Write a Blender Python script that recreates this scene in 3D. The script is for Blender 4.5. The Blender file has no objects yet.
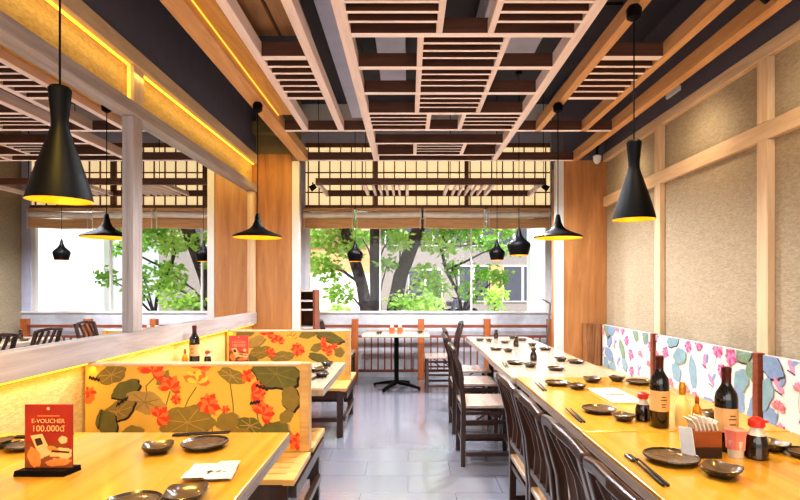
import bpy, math, random
from mathutils import Vector, Matrix
R = random.Random(7)
sc = bpy.context.scene
C = sc.collection
F, H = 520.0, 1.30          # focal length in pixels (800 wide), eye height

def lin(c):
    c = c / 255.0
    return c / 12.92 if c <= .04045 else ((c + .055) / 1.055) ** 2.4
def rgb(r, g, b): return (lin(r), lin(g), lin(b), 1)
def P(px, py, s): return ((px - 408) / s, F / s, H + (288 - py) / s)
def onT(px, py, z=.72):
    s = (py - 288) / (H - z)
    return ((px - 408) / s, F / s, z)

# ------------------------------------------------------------------ materials
def newmat(name):
    m = bpy.data.materials.new(name); m.use_nodes = True
    nt = m.node_tree
    return m, nt, nt.nodes['Principled BSDF']
def plain(name, col, rough=.5, metal=0, spec=.5, emit=None, estr=0, coat=0, var=.12, vscale=9, bump=0, bscale=60):
    m, nt, b = newmat(name)
    b.inputs['Roughness'].default_value = rough
    b.inputs['Metallic'].default_value = metal
    b.inputs['Specular IOR Level'].default_value = spec
    b.inputs['Coat Weight'].default_value = coat
    tc = nt.nodes.new('ShaderNodeTexCoord')
    n = nt.nodes.new('ShaderNodeTexNoise'); n.inputs['Scale'].default_value = vscale; n.inputs['Detail'].default_value = 3
    r = nt.nodes.new('ShaderNodeValToRGB')
    r.color_ramp.elements[0].position = .3; r.color_ramp.elements[1].position = .7
    r.color_ramp.elements[0].color = tuple(c * (1 - var) for c in col[:3]) + (1,)
    r.color_ramp.elements[1].color = tuple(min(1, c * (1 + var)) for c in col[:3]) + (1,)
    nt.links.new(tc.outputs['Object'], n.inputs['Vector']); nt.links.new(n.outputs['Fac'], r.inputs['Fac'])
    nt.links.new(r.outputs['Color'], b.inputs['Base Color'])
    if emit: b.inputs['Emission Color'].default_value = emit; b.inputs['Emission Strength'].default_value = estr
    if bump:
        n2 = nt.nodes.new('ShaderNodeTexNoise'); n2.inputs['Scale'].default_value = bscale
        bp = nt.nodes.new('ShaderNodeBump'); bp.inputs['Strength'].default_value = bump; bp.inputs['Distance'].default_value = .01
        nt.links.new(tc.outputs['Object'], n2.inputs['Vector']); nt.links.new(n2.outputs['Fac'], bp.inputs['Height'])
        nt.links.new(bp.outputs['Normal'], b.inputs['Normal'])
    return m
def wood(name, c0, c1, rough=.45, axis='Y', scale=5.0, coat=0, spec=.5):
    m, nt, b = newmat(name)
    tc = nt.nodes.new('ShaderNodeTexCoord'); mp = nt.nodes.new('ShaderNodeMapping')
    st = {'X': (.09, 1, 1), 'Y': (1, .09, 1), 'Z': (1, 1, .09)}[axis]
    mp.inputs['Scale'].default_value = [k * scale for k in st]
    n = nt.nodes.new('ShaderNodeTexNoise'); n.inputs['Scale'].default_value = 3.2; n.inputs['Detail'].default_value = 7
    n.inputs['Roughness'].default_value = .62; n.inputs['Distortion'].default_value = 1.1
    r = nt.nodes.new('ShaderNodeValToRGB')
    r.color_ramp.elements[0].position = .32; r.color_ramp.elements[0].color = c0
    r.color_ramp.elements[1].position = .68; r.color_ramp.elements[1].color = c1
    nt.links.new(tc.outputs['Object'], mp.inputs['Vector']); nt.links.new(mp.outputs['Vector'], n.inputs['Vector'])
    nt.links.new(n.outputs['Fac'], r.inputs['Fac']); nt.links.new(r.outputs['Color'], b.inputs['Base Color'])
    bp = nt.nodes.new('ShaderNodeBump'); bp.inputs['Strength'].default_value = .06; bp.inputs['Distance'].default_value = .004
    nt.links.new(n.outputs['Fac'], bp.inputs['Height']); nt.links.new(bp.outputs['Normal'], b.inputs['Normal'])
    b.inputs['Roughness'].default_value = rough; b.inputs['Coat Weight'].default_value = coat
    b.inputs['Specular IOR Level'].default_value = spec
    return m
def wallpaper(name, c0, c1, rough=.7, sx=(1, 16, 52), str_=.35):
    """woven grass-cloth look: short horizontal ripples"""
    m, nt, b = newmat(name)
    tc = nt.nodes.new('ShaderNodeTexCoord'); mp = nt.nodes.new('ShaderNodeMapping')
    mp.inputs['Scale'].default_value = sx
    n = nt.nodes.new('ShaderNodeTexNoise'); n.inputs['Scale'].default_value = 2.0; n.inputs['Detail'].default_value = 4
    n.inputs['Distortion'].default_value = .8
    r = nt.nodes.new('ShaderNodeValToRGB')
    r.color_ramp.elements[0].position = .35; r.color_ramp.elements[0].color = c0
    r.color_ramp.elements[1].position = .65; r.color_ramp.elements[1].color = c1
    bp = nt.nodes.new('ShaderNodeBump'); bp.inputs['Strength'].default_value = str_; bp.inputs['Distance'].default_value = .01
    L = nt.links.new
    L(tc.outputs['Object'], mp.inputs['Vector']); L(mp.outputs['Vector'], n.inputs['Vector'])
    L(n.outputs['Fac'], r.inputs['Fac']); L(r.outputs['Color'], b.inputs['Base Color'])
    L(n.outputs['Fac'], bp.inputs['Height']); L(bp.outputs['Normal'], b.inputs['Normal'])
    b.inputs['Roughness'].default_value = rough
    return m
def tile_floor(name):
    m, nt, b = newmat(name)
    tc = nt.nodes.new('ShaderNodeTexCoord'); mp = nt.nodes.new('ShaderNodeMapping')
    br = nt.nodes.new('ShaderNodeTexBrick'); br.offset = 0.5
    br.inputs['Scale'].default_value = 1.0; br.inputs['Brick Width'].default_value = .6; br.inputs['Row Height'].default_value = .3
    br.inputs['Mortar Size'].default_value = .003; br.inputs['Mortar Smooth'].default_value = .2
    br.inputs['Color1'].default_value = rgb(136, 137, 148); br.inputs['Color2'].default_value = rgb(130, 131, 143)
    br.inputs['Mortar'].default_value = rgb(98, 99, 112)
    n = nt.nodes.new('ShaderNodeTexNoise'); n.inputs['Scale'].default_value = 4; n.inputs['Detail'].default_value = 6
    mx = nt.nodes.new('ShaderNodeMix'); mx.data_type = 'RGBA'; mx.blend_type = 'MULTIPLY'; mx.inputs['Factor'].default_value = .12
    L = nt.links.new
    L(tc.outputs['Object'], mp.inputs['Vector']); L(mp.outputs['Vector'], br.inputs['Vector']); L(tc.outputs['Object'], n.inputs['Vector'])
    L(br.outputs['Color'], mx.inputs['A']); L(n.outputs['Color'], mx.inputs['B']); L(mx.outputs['Result'], b.inputs['Base Color'])
    mr = nt.nodes.new('ShaderNodeMapRange'); mr.inputs['To Min'].default_value = .2; mr.inputs['To Max'].default_value = .27
    L(n.outputs['Fac'], mr.inputs['Value']); L(mr.outputs['Result'], b.inputs['Roughness'])
    bp = nt.nodes.new('ShaderNodeBump'); bp.inputs['Strength'].default_value = .15; bp.inputs['Distance'].default_value = .004
    L(br.outputs['Fac'], bp.inputs['Height']); bp.invert = True; L(bp.outputs['Normal'], b.inputs['Normal'])
    b.inputs['Specular IOR Level'].default_value = .8; b.inputs['Coat Weight'].default_value = 1; b.inputs['Coat Roughness'].default_value = .16; b.inputs['Coat IOR'].default_value = 1.7
    return m
def pane_glass(name, refl=.08):
    m = bpy.data.materials.new(name); m.use_nodes = True; nt = m.node_tree; nt.nodes.clear()
    o = nt.nodes.new('ShaderNodeOutputMaterial'); mx = nt.nodes.new('ShaderNodeMixShader')
    t = nt.nodes.new('ShaderNodeBsdfTransparent'); g = nt.nodes.new('ShaderNodeBsdfGlossy'); g.inputs['Roughness'].default_value = .02
    t.inputs['Color'].default_value = (.97, .98, .98, 1)
    mx.inputs['Fac'].default_value = refl
    nt.links.new(t.outputs[0], mx.inputs[1]); nt.links.new(g.outputs[0], mx.inputs[2]); nt.links.new(mx.outputs[0], o.inputs[0])
    return m
def leafmat(name, c, c2):
    m = bpy.data.materials.new(name); m.use_nodes = True; nt = m.node_tree; nt.nodes.clear()
    o = nt.nodes.new('ShaderNodeOutputMaterial'); mx = nt.nodes.new('ShaderNodeMixShader'); mx.inputs[0].default_value = .45
    d = nt.nodes.new('ShaderNodeBsdfDiffuse'); t = nt.nodes.new('ShaderNodeBsdfTranslucent')
    n = nt.nodes.new('ShaderNodeTexNoise'); n.inputs['Scale'].default_value = 2.5
    tc = nt.nodes.new('ShaderNodeTexCoord')
    r = nt.nodes.new('ShaderNodeValToRGB'); r.color_ramp.elements[0].color = c; r.color_ramp.elements[1].color = c2
    r.color_ramp.elements[0].position = .35; r.color_ramp.elements[1].position = .65
    L = nt.links.new
    L(tc.outputs['Object'], n.inputs['Vector']); L(n.outputs['Fac'], r.inputs['Fac'])
    L(r.outputs[0], d.inputs[0]); L(r.outputs[0], t.inputs[0]); L(d.outputs[0], mx.inputs[1]); L(t.outputs[0], mx.inputs[2]); L(mx.outputs[0], o.inputs[0])
    return m

M = {}
M['ceil'] = plain('charcoal ceiling', rgb(50, 50, 62), .7)
M['fascia'] = plain('charcoal fascia', rgb(92, 88, 102), .75, var=.05)
M['floor'] = tile_floor('grey floor tile')
M['wp_right'] = wallpaper('taupe grasscloth', rgb(146, 131, 108), rgb(168, 153, 128))
M['wp_left'] = wallpaper('sand grasscloth', rgb(196, 164, 104), rgb(220, 190, 130))
M['trimwood'] = wood('pale oak trim', rgb(196, 166, 132), rgb(220, 192, 158), .5, 'Y')
M['trimwoodz'] = wood('pale oak upright', rgb(196, 166, 132), rgb(220, 192, 158), .5, 'Z')
M['greywood'] = wood('greyed oak rail', rgb(150, 140, 138), rgb(180, 170, 168), .4, 'Y')
M['greywoodz'] = wood('greyed oak upright', rgb(150, 140, 138), rgb(180, 170, 168), .4, 'Z')
M['pillar'] = wood('honey pine pillar', rgb(146, 96, 54), rgb(182, 130, 80), .45, 'Z', 3.2)
M['olive'] = plain('olive plaster', rgb(120, 104, 66), .8)
M['white'] = plain('white paint', rgb(226, 226, 226), .5, var=.03)
M['jamb'] = plain('light grey paint', rgb(206, 204, 202), .5, var=.03)
M['greywall'] = plain('grey render', rgb(176, 179, 186), .7)
M['latY'] = wood('lattice beam oak', rgb(218, 198, 192), rgb(238, 220, 214), .5, 'Y')
M['latLit'] = wood('daylit oak underside', rgb(232, 216, 212), rgb(246, 232, 228), .5, 'X')  # pale colour stands in for daylight bounced onto the undersides
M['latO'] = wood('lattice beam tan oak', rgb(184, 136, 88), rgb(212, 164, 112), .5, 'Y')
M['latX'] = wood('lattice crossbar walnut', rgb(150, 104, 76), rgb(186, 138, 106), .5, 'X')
M['darkX'] = wood('dark shaded crossbar walnut', rgb(70, 40, 26), rgb(98, 60, 40), .5, 'X')  # darkened to put shade into the sides of the lattice bars
M['panelY'] = wood('ceiling board', rgb(128, 96, 66), rgb(158, 122, 86), .55, 'Y')
M['duct'] = plain('grey painted duct', rgb(186, 190, 212), .5, var=.06)
M['table'] = wood('blond tabletop', rgb(186, 130, 38), rgb(208, 158, 60), .24, 'Y', 3.0, coat=.6)
M['table_glare'] = wood('glare-paled tabletop', rgb(206, 182, 152), rgb(226, 204, 176), .24, 'Y', 3.0, coat=1)  # paler copy of the tabletop wood, window glare put into its colour
for k in ('table', 'table_glare'):
    b_ = M[k].node_tree.nodes['Principled BSDF']; b_.inputs['Coat IOR'].default_value = 1.65; b_.inputs['Coat Roughness'].default_value = .1
M['edge'] = wood('greyed tabletop edge', rgb(150, 134, 124), rgb(180, 164, 152), .5, 'Y')
M['bench'] = wood('bench oak', rgb(190, 142, 80), rgb(220, 174, 108), .35, 'X', 4, coat=.15)
M['dark'] = wood('dark walnut', rgb(42, 26, 22), rgb(68, 42, 34), .3, 'Z', 5, coat=.3)
M['seat'] = wood('polished brown seat', rgb(158, 136, 122), rgb(184, 162, 148), .2, 'Y', 4, coat=.4)
M['redwood'] = wood('reddish railing wood', rgb(104, 52, 34), rgb(134, 72, 48), .45, 'X')
M['redpost'] = wood('orange railing post', rgb(138, 72, 32), rgb(168, 96, 48), .45, 'Z')
M['black'] = plain('matt black metal', rgb(7, 6, 8), .5, metal=.0, spec=.14, var=.05)
M['brass'] = plain('glowing beaten brass', rgb(230, 165, 40), .35, metal=.55, bump=.4, bscale=40, emit=rgb(255, 172, 20), estr=.9)  # emission stands in for bulb light on the lining and rim
M['bulb'] = plain('warm bulb', rgb(255, 230, 170), .4, emit=rgb(255, 205, 110), estr=10)
M['led'] = plain('led strip', rgb(255, 220, 120), .4, emit=rgb(255, 196, 48), estr=1.7)
M['ledd'] = plain('dim led strip', rgb(240, 190, 90), .4, emit=rgb(255, 190, 60), estr=1.2)
M['mirror'] = plain('silver mirror', (.86, .86, .86, 1), .0, metal=1, var=0)
M['shoji'] = plain('lit shoji paper', rgb(246, 226, 186), .8, var=.03, vscale=3, emit=rgb(255, 228, 176), estr=.62)
M['bar'] = wood('shoji bar', rgb(104, 70, 46), rgb(136, 94, 64), .5, 'Z')
M['blind'] = wood('woven tan blind', rgb(196, 152, 108), rgb(222, 182, 136), .7, 'X', 9)
M['blindw'] = plain('cream blind cloth', rgb(244, 238, 230), .8, var=.06)
M['glass'] = pane_glass('window glass', .015)
M['stone'] = plain('dark glazed stoneware', rgb(44, 37, 34), .25, coat=.3, var=.35, vscale=30)
M['stonein'] = plain('brown glazed stoneware', rgb(92, 74, 56), .22, coat=.4, var=.3, vscale=24)
M['cream'] = plain('cream paper', rgb(214, 192, 160), .6, var=.03)
M['napkin'] = plain('white tissue', rgb(206, 194, 180), .8, var=.04)
M['ink'] = plain('black ink', rgb(28, 24, 24), .6)
M['wine'] = plain('dark wine glass', rgb(16, 14, 16), .08, coat=.6, var=.05)
M['foil'] = plain('maroon capsule', rgb(64, 22, 24), .35)
M['label'] = plain('buff bottle label', rgb(206, 164, 110), .6, var=.08)
M['soy'] = plain('soy sauce in glass', rgb(34, 18, 14), .08, coat=.8, var=.05)
M['clear'] = plain('clear glass neck', rgb(206, 196, 180), .1, coat=.6)
M['redcap'] = plain('red cap', rgb(196, 44, 30), .35, coat=.2)
M['sake'] = plain('milky bottle', rgb(232, 200, 130), .2, coat=.5)
M['gold'] = plain('gold neck', rgb(200, 140, 40), .3, metal=.5)
M['pink'] = plain('pink paper', rgb(226, 128, 112), .6)
M['boxw'] = wood('red brown box', rgb(120, 58, 26), rgb(156, 84, 42), .4, 'X')
M['boxd'] = plain('dark box base', rgb(44, 22, 14), .4)
M['signred'] = plain('red card print', rgb(150, 34, 20), .4, var=.1, vscale=12)
M['signrose'] = plain('rose card print', rgb(204, 72, 66), .4, var=.1, vscale=12)
M['signorange'] = plain('orange card print', rgb(226, 130, 62), .4, var=.2, vscale=60)
M['signpale'] = plain('pale card print', rgb(240, 180, 120), .4, var=.1)
M['steel'] = plain('grey steel', rgb(120, 120, 126), .35, metal=.7)
M['fab_w'] = plain('white floral cloth', rgb(206, 198, 192), .8, var=.03)
M['fab_y'] = plain('yellow-lit floral cloth', rgb(218, 172, 72), .8, var=.03)  # white cloth with yellow lamplight put into its base colour
FLORA_R = ['fab_w'] + []
def fc(n, c): M[n] = plain(n, c, .8, var=.1, vscale=25)
fc('cloth pink', rgb(176, 72, 116)); fc('cloth rose', rgb(196, 126, 156)); fc('cloth blue', rgb(116, 136, 168)); fc('cloth sage', rgb(112, 132, 98))
fc('cloth coral', rgb(196, 106, 84)); fc('cloth ink', rgb(60, 52, 60)); fc('cloth aqua', rgb(122, 150, 160))
fc('cloth red', rgb(206, 62, 30)); fc('cloth orange', rgb(226, 112, 52)); fc('cloth olive', rgb(134, 112, 48)); fc('cloth moss', rgb(104, 98, 44))
fc('cloth tan', rgb(170, 136, 74)); fc('cloth black', rgb(38, 28, 22)); fc('cloth gold', rgb(240, 190, 70))

# ------------------------------------------------------------------ mesh helper
class MB:
    def __init__(s): s.v = []; s.f = []; s.m = []
    def add(s, vs, fs, mi=0):
        o = len(s.v); s.v += [tuple(v) for v in vs]
        for f in fs: s.f.append(tuple(i + o for i in f)); s.m.append(mi)
        return s
    def box(s, x0, x1, y0, y1, z0, z1, mi=0):
        v = [(x, y, z) for z in (z0, z1) for y in (y0, y1) for x in (x0, x1)]
        return s.add(v, [(0, 2, 3, 1), (4, 5, 7, 6), (0, 1, 5, 4), (2, 6, 7, 3), (0, 4, 6, 2), (1, 3, 7, 5)], mi)
    def sweep(s, pts, w, h, up=(0, 0, 1), mi=0):
        """rectangular section w (side) x h (up) along a polyline"""
        pts = [Vector(p) for p in pts]; up = Vector(up); rings = []
        for i, p in enumerate(pts):
            d = (pts[min(i + 1, len(pts) - 1)] - pts[max(i - 1, 0)]).normalized()
            sd = d.cross(up).normalized(); u = sd.cross(d).normalized()
            ww = w[i] if isinstance(w, (list, tuple)) else w; hh = h[i] if isinstance(h, (list, tuple)) else h
            rings.append([p + sd * ww / 2 * a + u * hh / 2 * b for a, b in ((-1, -1), (1, -1), (1, 1), (-1, 1))])
        v = [q for r in rings for q in r]; f = []
        for i in range(len(rings) - 1):
            for k in range(4): a = i * 4 + k; b = i * 4 + (k + 1) % 4; f.append((a, b, b + 4, a + 4))
        f.append((3, 2, 1, 0)); e = (len(rings) - 1) * 4; f.append((e, e + 1, e + 2, e + 3))
        return s.add(v, f, mi)
    def tube(s, pts, r, n=10, mi=0, cap=True):
        pts = [Vector(p) for p in pts]; v = []; f = []
        for i, p in enumerate(pts):
            d = (pts[min(i + 1, len(pts) - 1)] - pts[max(i - 1, 0)]).normalized()
            a = Vector((1, 0, 0)) if abs(d.x) < .9 else Vector((0, 1, 0))
            sd = d.cross(a).normalized(); u = sd.cross(d).normalized()
            rr = r[i] if isinstance(r, (list, tuple)) else r
            for k in range(n):
                t = 2 * math.pi * k / n; v.append(p + (sd * math.cos(t) + u * math.sin(t)) * rr)
        for i in range(len(pts) - 1):
            for k in range(n): a = i * n + k; b = i * n + (k + 1) % n; f.append((a, b, b + n, a + n))
        if cap: f.append(tuple(range(n - 1, -1, -1))); e = (len(pts) - 1) * n; f.append(tuple(e + k for k in range(n)))
        return s.add(v, f, mi)
    def lathe(s, prof, n=28, mi=0, c=(0, 0, 0), shape=None, mis=None, cap0=True, cap1=True):
        v = []; o = len(s.v)
        for r, z in prof:
            for k in range(n):
                t = 2 * math.pi * k / n; q = shape(t) if shape else 1
                v.append((c[0] + r * q * math.cos(t), c[1] + r * q * math.sin(t), c[2] + z))
        for i in range(len(prof) - 1):
            fs = [(i * n + k, i * n + (k + 1) % n, (i + 1) * n + (k + 1) % n, (i + 1) * n + k) for k in range(n)]
            for f in fs: s.f.append(tuple(x + o for x in f)); s.m.append(mis[i] if mis else mi)
        s.v += v
        if cap0: s.f.append(tuple(o + k for k in range(n - 1, -1, -1))); s.m.append(mis[0] if mis else mi)
        if cap1: e = o + (len(prof) - 1) * n; s.f.append(tuple(e + k for k in range(n))); s.m.append(mis[-1] if mis else mi)
        return s
    def build(s, name, mats, parent=None, bevel=0, smooth=False, loc=None):
        me = bpy.data.meshes.new(name); me.from_pydata(s.v, [], s.f); me.update()
        if not isinstance(mats, (list, tuple)): mats = [mats]
        for m in mats: me.materials.append(M[m] if isinstance(m, str) else m)
        me.polygons.foreach_set('material_index', s.m)
        if smooth:
            me.shade_smooth(); me.set_sharp_from_angle(angle=math.radians(38))
        o = bpy.data.objects.new(name, me); C.objects.link(o)
        if parent: o.parent = parent
        if loc: o.location = loc
        if bevel:
            b = o.modifiers.new('bevel', 'BEVEL'); b.width = bevel; b.segments = 2; b.limit_method = 'ANGLE'
        return o
def tag(o, label, cat, group=None, kind=None):
    o['label'] = label; o['category'] = cat
    if group: o['group'] = group
    if kind: o['kind'] = kind
    return o
def thing(name, label, cat, loc=(0, 0, 0), rot=0, group=None):
    o = bpy.data.objects.new(name, None); C.objects.link(o); o.empty_display_size = .1
    o.location = loc; o.rotation_euler = (0, 0, rot)
    return tag(o, label, cat, group)
def struct(o): o['kind'] = 'structure'; return o
def dup(root, label, loc, rot=0, group=None):
    r = root.copy(); C.objects.link(r); r.location = loc; r.rotation_euler = (0, 0, rot); r['label'] = label
    if group: r['group'] = group
    for ch in [o for o in C.objects if o.parent == root]:
        c = ch.copy(); C.objects.link(c); c.parent = r
        for g in [o for o in C.objects if o.parent == ch]:
            d = g.copy(); C.objects.link(d); d.parent = c
    return r

# ------------------------------------------------------------------ room shell
XL, XR, YB, YW, ZC = -1.72, 2.21, -1.6, 7.60, 3.60
YP = 5.78
struct(MB().box(XL - .2, XR + .2, YB, YW + .15, -.12, 0).build('floor', 'floor'))
struct(MB().box(XL - .2, XR + .2, YB, YW + .15, ZC, ZC + .15).build('ceiling', 'ceil'))
# left wall: lower wallpaper, dark fascia above the light panel
wl = struct(MB().box(XL - .2, XL - .012, YB, YW + .15, 0, ZC).build('wall_left', 'wp_left'))
struct(MB().box(XL - .012, XL + .03, YB, YP + .1, 2.77, ZC).build('trim_1', 'fascia'))             # dark fascia over the lit band
struct(MB().box(XL - .012, XL + .055, YB, YP - .02, 2.67, 2.77).build('trim_2', 'trimwood', bevel=.004))
struct(MB().box(XL - .012, XL + .055, YB, YP - .02, 2.36, 2.437).build('trim_3', 'greywood', bevel=.004))
struct(MB().box(XL - .012, XL + .04, 3.19, 3.31, 2.437, 2.67).build('trim_4', 'trimwoodz', bevel=.003))
struct(MB().box(XL - .012, XL + .045, YB, YP - .02, .905, 1.03).build('trim_5', 'greywood', bevel=.004))
struct(MB().box(XL - .012, XL + .035, 3.19, 3.30, 1.03, 2.36).build('trim_6', 'greywoodz', bevel=.003))
struct(MB().box(XL - .012, XL + .035, YP - .10, YP - .02, 1.03, 2.36).build('trim_7', 'trimwoodz', bevel=.003))
for y0, y1, lb in ((YB, 3.19, 'wall mirror pane nearest the camera, left of the mid post'), (3.30, YP - .10, 'wall mirror pane between the mid post and the left pillar')):
    tag(MB().box(XL - .011, XL, y0 + .003, y1 - .003, 1.032, 2.358).build('wall_mirror', 'mirror'), lb, 'mirror', 'mirrors along the left wall')
# led strips
for y0, y1, z0, z1, x0 in ((YB, 3.185, 2.661, 2.668, XL + .004), (3.315, YP - .04, 2.661, 2.668, XL + .004), (YB, YP - .04, .893, .903, XL + .004)):
    struct(MB().box(x0, x0 + .016, y0, y1, z0, z1).build('trim_8', 'led'))
struct(MB().box(XL + .004, XL + .018, 3.181, 3.186, 2.44, 2.655).build('trim_9', 'led'))
# right wall with oak battens
struct(MB().box(XR, XR + .2, YB, YW + .15, 0, ZC).build('wall_right', 'wp_right'))
struct(MB().box(XR - .03, XR, YB, YP, 2.785, ZC).build('trim_10', 'fascia'))
struct(MB().box(XR - .045, XR, YB, YP, 2.70, 2.785).build('trim_11', 'trimwood', bevel=.004))
struct(MB().box(XR - .04, XR, YB, YP, 2.20, 2.31).build('trim_12', 'trimwood', bevel=.004))
for i, y in enumerate((1.80, 3.13, 4.47)):
    w = .1 if i < 2 else .1
    struct(MB().box(XR - .045, XR, y, y + w, 0, 2.20).box(XR - .045, XR, y, y + w, 2.31, 2.70).build('trim_%d' % (13 + i), 'trimwoodz', bevel=.003))
# pillars
struct(MB().box(XL - .012, -1.29, YP, YP + .5, 0, 2.79).build('trim_16', 'pillar', bevel=.006))
struct(MB().box(XL - .012, -1.29, YP, YP + .5, 2.79, ZC).box(XL - .012, -1.45, YP - .14, YP, 2.985, 3.11).build('trim_17', 'olive'))
struct(MB().box(1.732, XR, YP, YP + .5, 0, 2.72).build('trim_18', 'pillar', bevel=.006))
struct(MB().box(1.732, XR, YP, YP + .5, 2.72, ZC).build('trim_19', 'fascia'))
struct(MB().box(-1.289, -1.21, YP - .005, YP + .06, 0, 2.71).build('trim_20', 'jamb', bevel=.003))
struct(MB().box(1.64, 1.731, YP - .005, YP + .06, 0, 2.71).build('trim_21', 'jamb', bevel=.003))
# window wall: low parapet, sides, lintel
struct(MB().box(XL - .012, XR, YW, YW + .15, 0, .93).build('wall_back', 'greywall'))
struct(MB().box(XL - .012, XR, YW - .02, YW + .17, .93, .96).build('trim_22', 'jamb', bevel=.004))
struct(MB().box(XL - .012, -1.50, YW, YW + .15, .96, ZC).box(2.08, XR, YW, YW + .15, .96, ZC).box(-1.50, 2.08, YW, YW + .15, 3.42, ZC).build('wall_back_upper', 'duct'))
w1 = struct(bpy.data.objects.new('window_1', None)); C.objects.link(w1)
fr = MB().box(-1.50, -1.44, YW + .02, YW + .08, .96, 2.46).box(2.02, 2.08, YW + .02, YW + .08, .96, 2.46)
for x in (-.41, .93): fr.box(x - .012, x + .012, YW + .03, YW + .07, .96, 2.46)
fr.build('window_frame', 'jamb', w1)
for x0, x1 in ((-1.44, -.422), (-.398, .918), (.942, 2.02)):
    MB().box(x0, x1, YW + .045, YW + .051, .96, 2.46).build('pane', 'glass', w1)
# shoji transom
w2 = struct(bpy.data.objects.new('window_2', None)); C.objects.link(w2)
MB().box(-1.50, 2.08, YW + .03, YW + .045, 2.50, 3.42).build('paper', 'shoji', w2)
fb = MB().box(-1.50, 2.08, YW - .02, YW + .09, 2.455, 2.51).box(-1.50, 2.08, YW, YW + .03, 3.36, 3.42)
for x in (-.47, .857): fb.box(x - .03, x + .03, YW - .01, YW + .03, 2.51, 3.36)
fb.build('transom_frame', 'bar', w2)
gr = MB()
x = -1.46
while x < 2.05: gr.box(x - .008, x + .008, YW + .008, YW + .028, 2.51, 3.36); x += .158
for z in (2.70, 2.99, 3.22): gr.box(-1.50, 2.08, YW + .01, YW + .026, z - .009, z + .009)
gr.build('glazing_bar', 'bar', w2)

# ------------------------------------------------------------------ ceiling lattice and beams
ZB = 2.71
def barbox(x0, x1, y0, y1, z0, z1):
    """walnut bar: shade put into its dark sides, daylight into its pale underside"""
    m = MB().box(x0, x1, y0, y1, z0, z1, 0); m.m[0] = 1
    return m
def beam(x0, x1, y0, y1, z0=ZB, hgt=.085, mat='latY', name='rail', parent=None):
    return MB().box(x0, x1, y0, y1, z0, z0 + hgt).build(name, mat, parent, bevel=.003)
tag(beam(-1.22, -1.10, YB, YP, name='ceiling_beam', hgt=.1, mat='latO'), 'wide pale ceiling beam nearest the left wall, carrying the black pendants', 'beam')
tag(beam(1.82, 1.885, YB, YP, name='ceiling_beam', hgt=.1, mat='latO'), 'pale orange ceiling beam nearest the right wall', 'beam')
for x0, x1, lb in ((-1.10, -.385, 'dark brown header beam across the ceiling, left of the central lattice'), (.985, 1.82, 'dark brown header beam across the ceiling, right of the central lattice')):
    h = barbox(x0, x1, YP - .06, YP, ZB, ZB + .085).build('header_beam', ['darkX', 'latLit']); tag(h, lb, 'beam')
lat = thing('ceiling_lattice', 'large central wooden ceiling lattice with slatted cells', 'ceiling lattice', (0, 0, ZB))
def lb_(x0, x1, y0, y1, name, mat, par=lat, h=.07, z=0):
    if mat == 'latX': return barbox(x0, x1, y0, y1, z, z + h).build(name, ['darkX', 'latLit'], par)
    return MB().box(x0, x1, y0, y1, z, z + h).build(name, mat, par, bevel=.002)
lb_(-.38, -.315, YB, YP, 'rail', 'latY', h=.085); lb_(.92, .98, YB, YP, 'rail', 'latY', h=.085)
ys = [2.44 + .435 * k for k in range(-6, 8)]
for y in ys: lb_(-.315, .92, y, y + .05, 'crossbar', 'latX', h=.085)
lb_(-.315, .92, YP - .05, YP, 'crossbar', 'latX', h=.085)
for k in range(-3, 7):
    y0, y1 = 2.44 + .435 * k + .05, 2.44 + .435 * (k + 1)
    pat = {0: 'A', 4: 'A', 1: 'B', 2: 'B', 3: 'B', 6: 'B', -1: 'B', -2: 'B', -3: 'A'}.get(k)
    if not pat: continue
    xs = (.155, .44) if pat == 'A' else (.055, .545)
    for x in xs: lb_(x, x + .035, y0, y1, 'divider', 'latY')
    spans = ((-.315, .155), (.475, .92)) if pat == 'A' else ((.09, .545),)
    for a, b in spans:
        for j in range(3):
            yy = y0 + (y1 - y0) * (j + .62) / 4
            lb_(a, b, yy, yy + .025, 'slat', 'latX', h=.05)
def side_lattice(xa, xb, xo, label, mt='latY'):
    t = thing('side_lattice', label, 'ceiling lattice', (0, 0, ZB))
    lb_(xa, xa + .055, YB, 4.69, 'rail', mt, t, .085); lb_(xb, xb + .055, YB, 4.69, 'rail', mt, t, .085)
    a, b = xa + .055, xb
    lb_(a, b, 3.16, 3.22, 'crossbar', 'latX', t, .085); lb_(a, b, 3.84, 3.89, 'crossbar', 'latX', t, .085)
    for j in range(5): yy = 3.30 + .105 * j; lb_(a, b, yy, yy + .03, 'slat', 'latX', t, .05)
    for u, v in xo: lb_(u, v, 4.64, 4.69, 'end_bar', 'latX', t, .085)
    return t
side_lattice(-.945, -.625, ((-1.10, -.945), (-.89, -.625), (-.57, -.38)), 'slatted wooden ceiling lattice left of the grey duct')
side_lattice(1.14, 1.55, ((.98, 1.14), (1.195, 1.55), (1.605, 1.82)), 'slatted wooden ceiling lattice right of the central one', 'latO')
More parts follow.
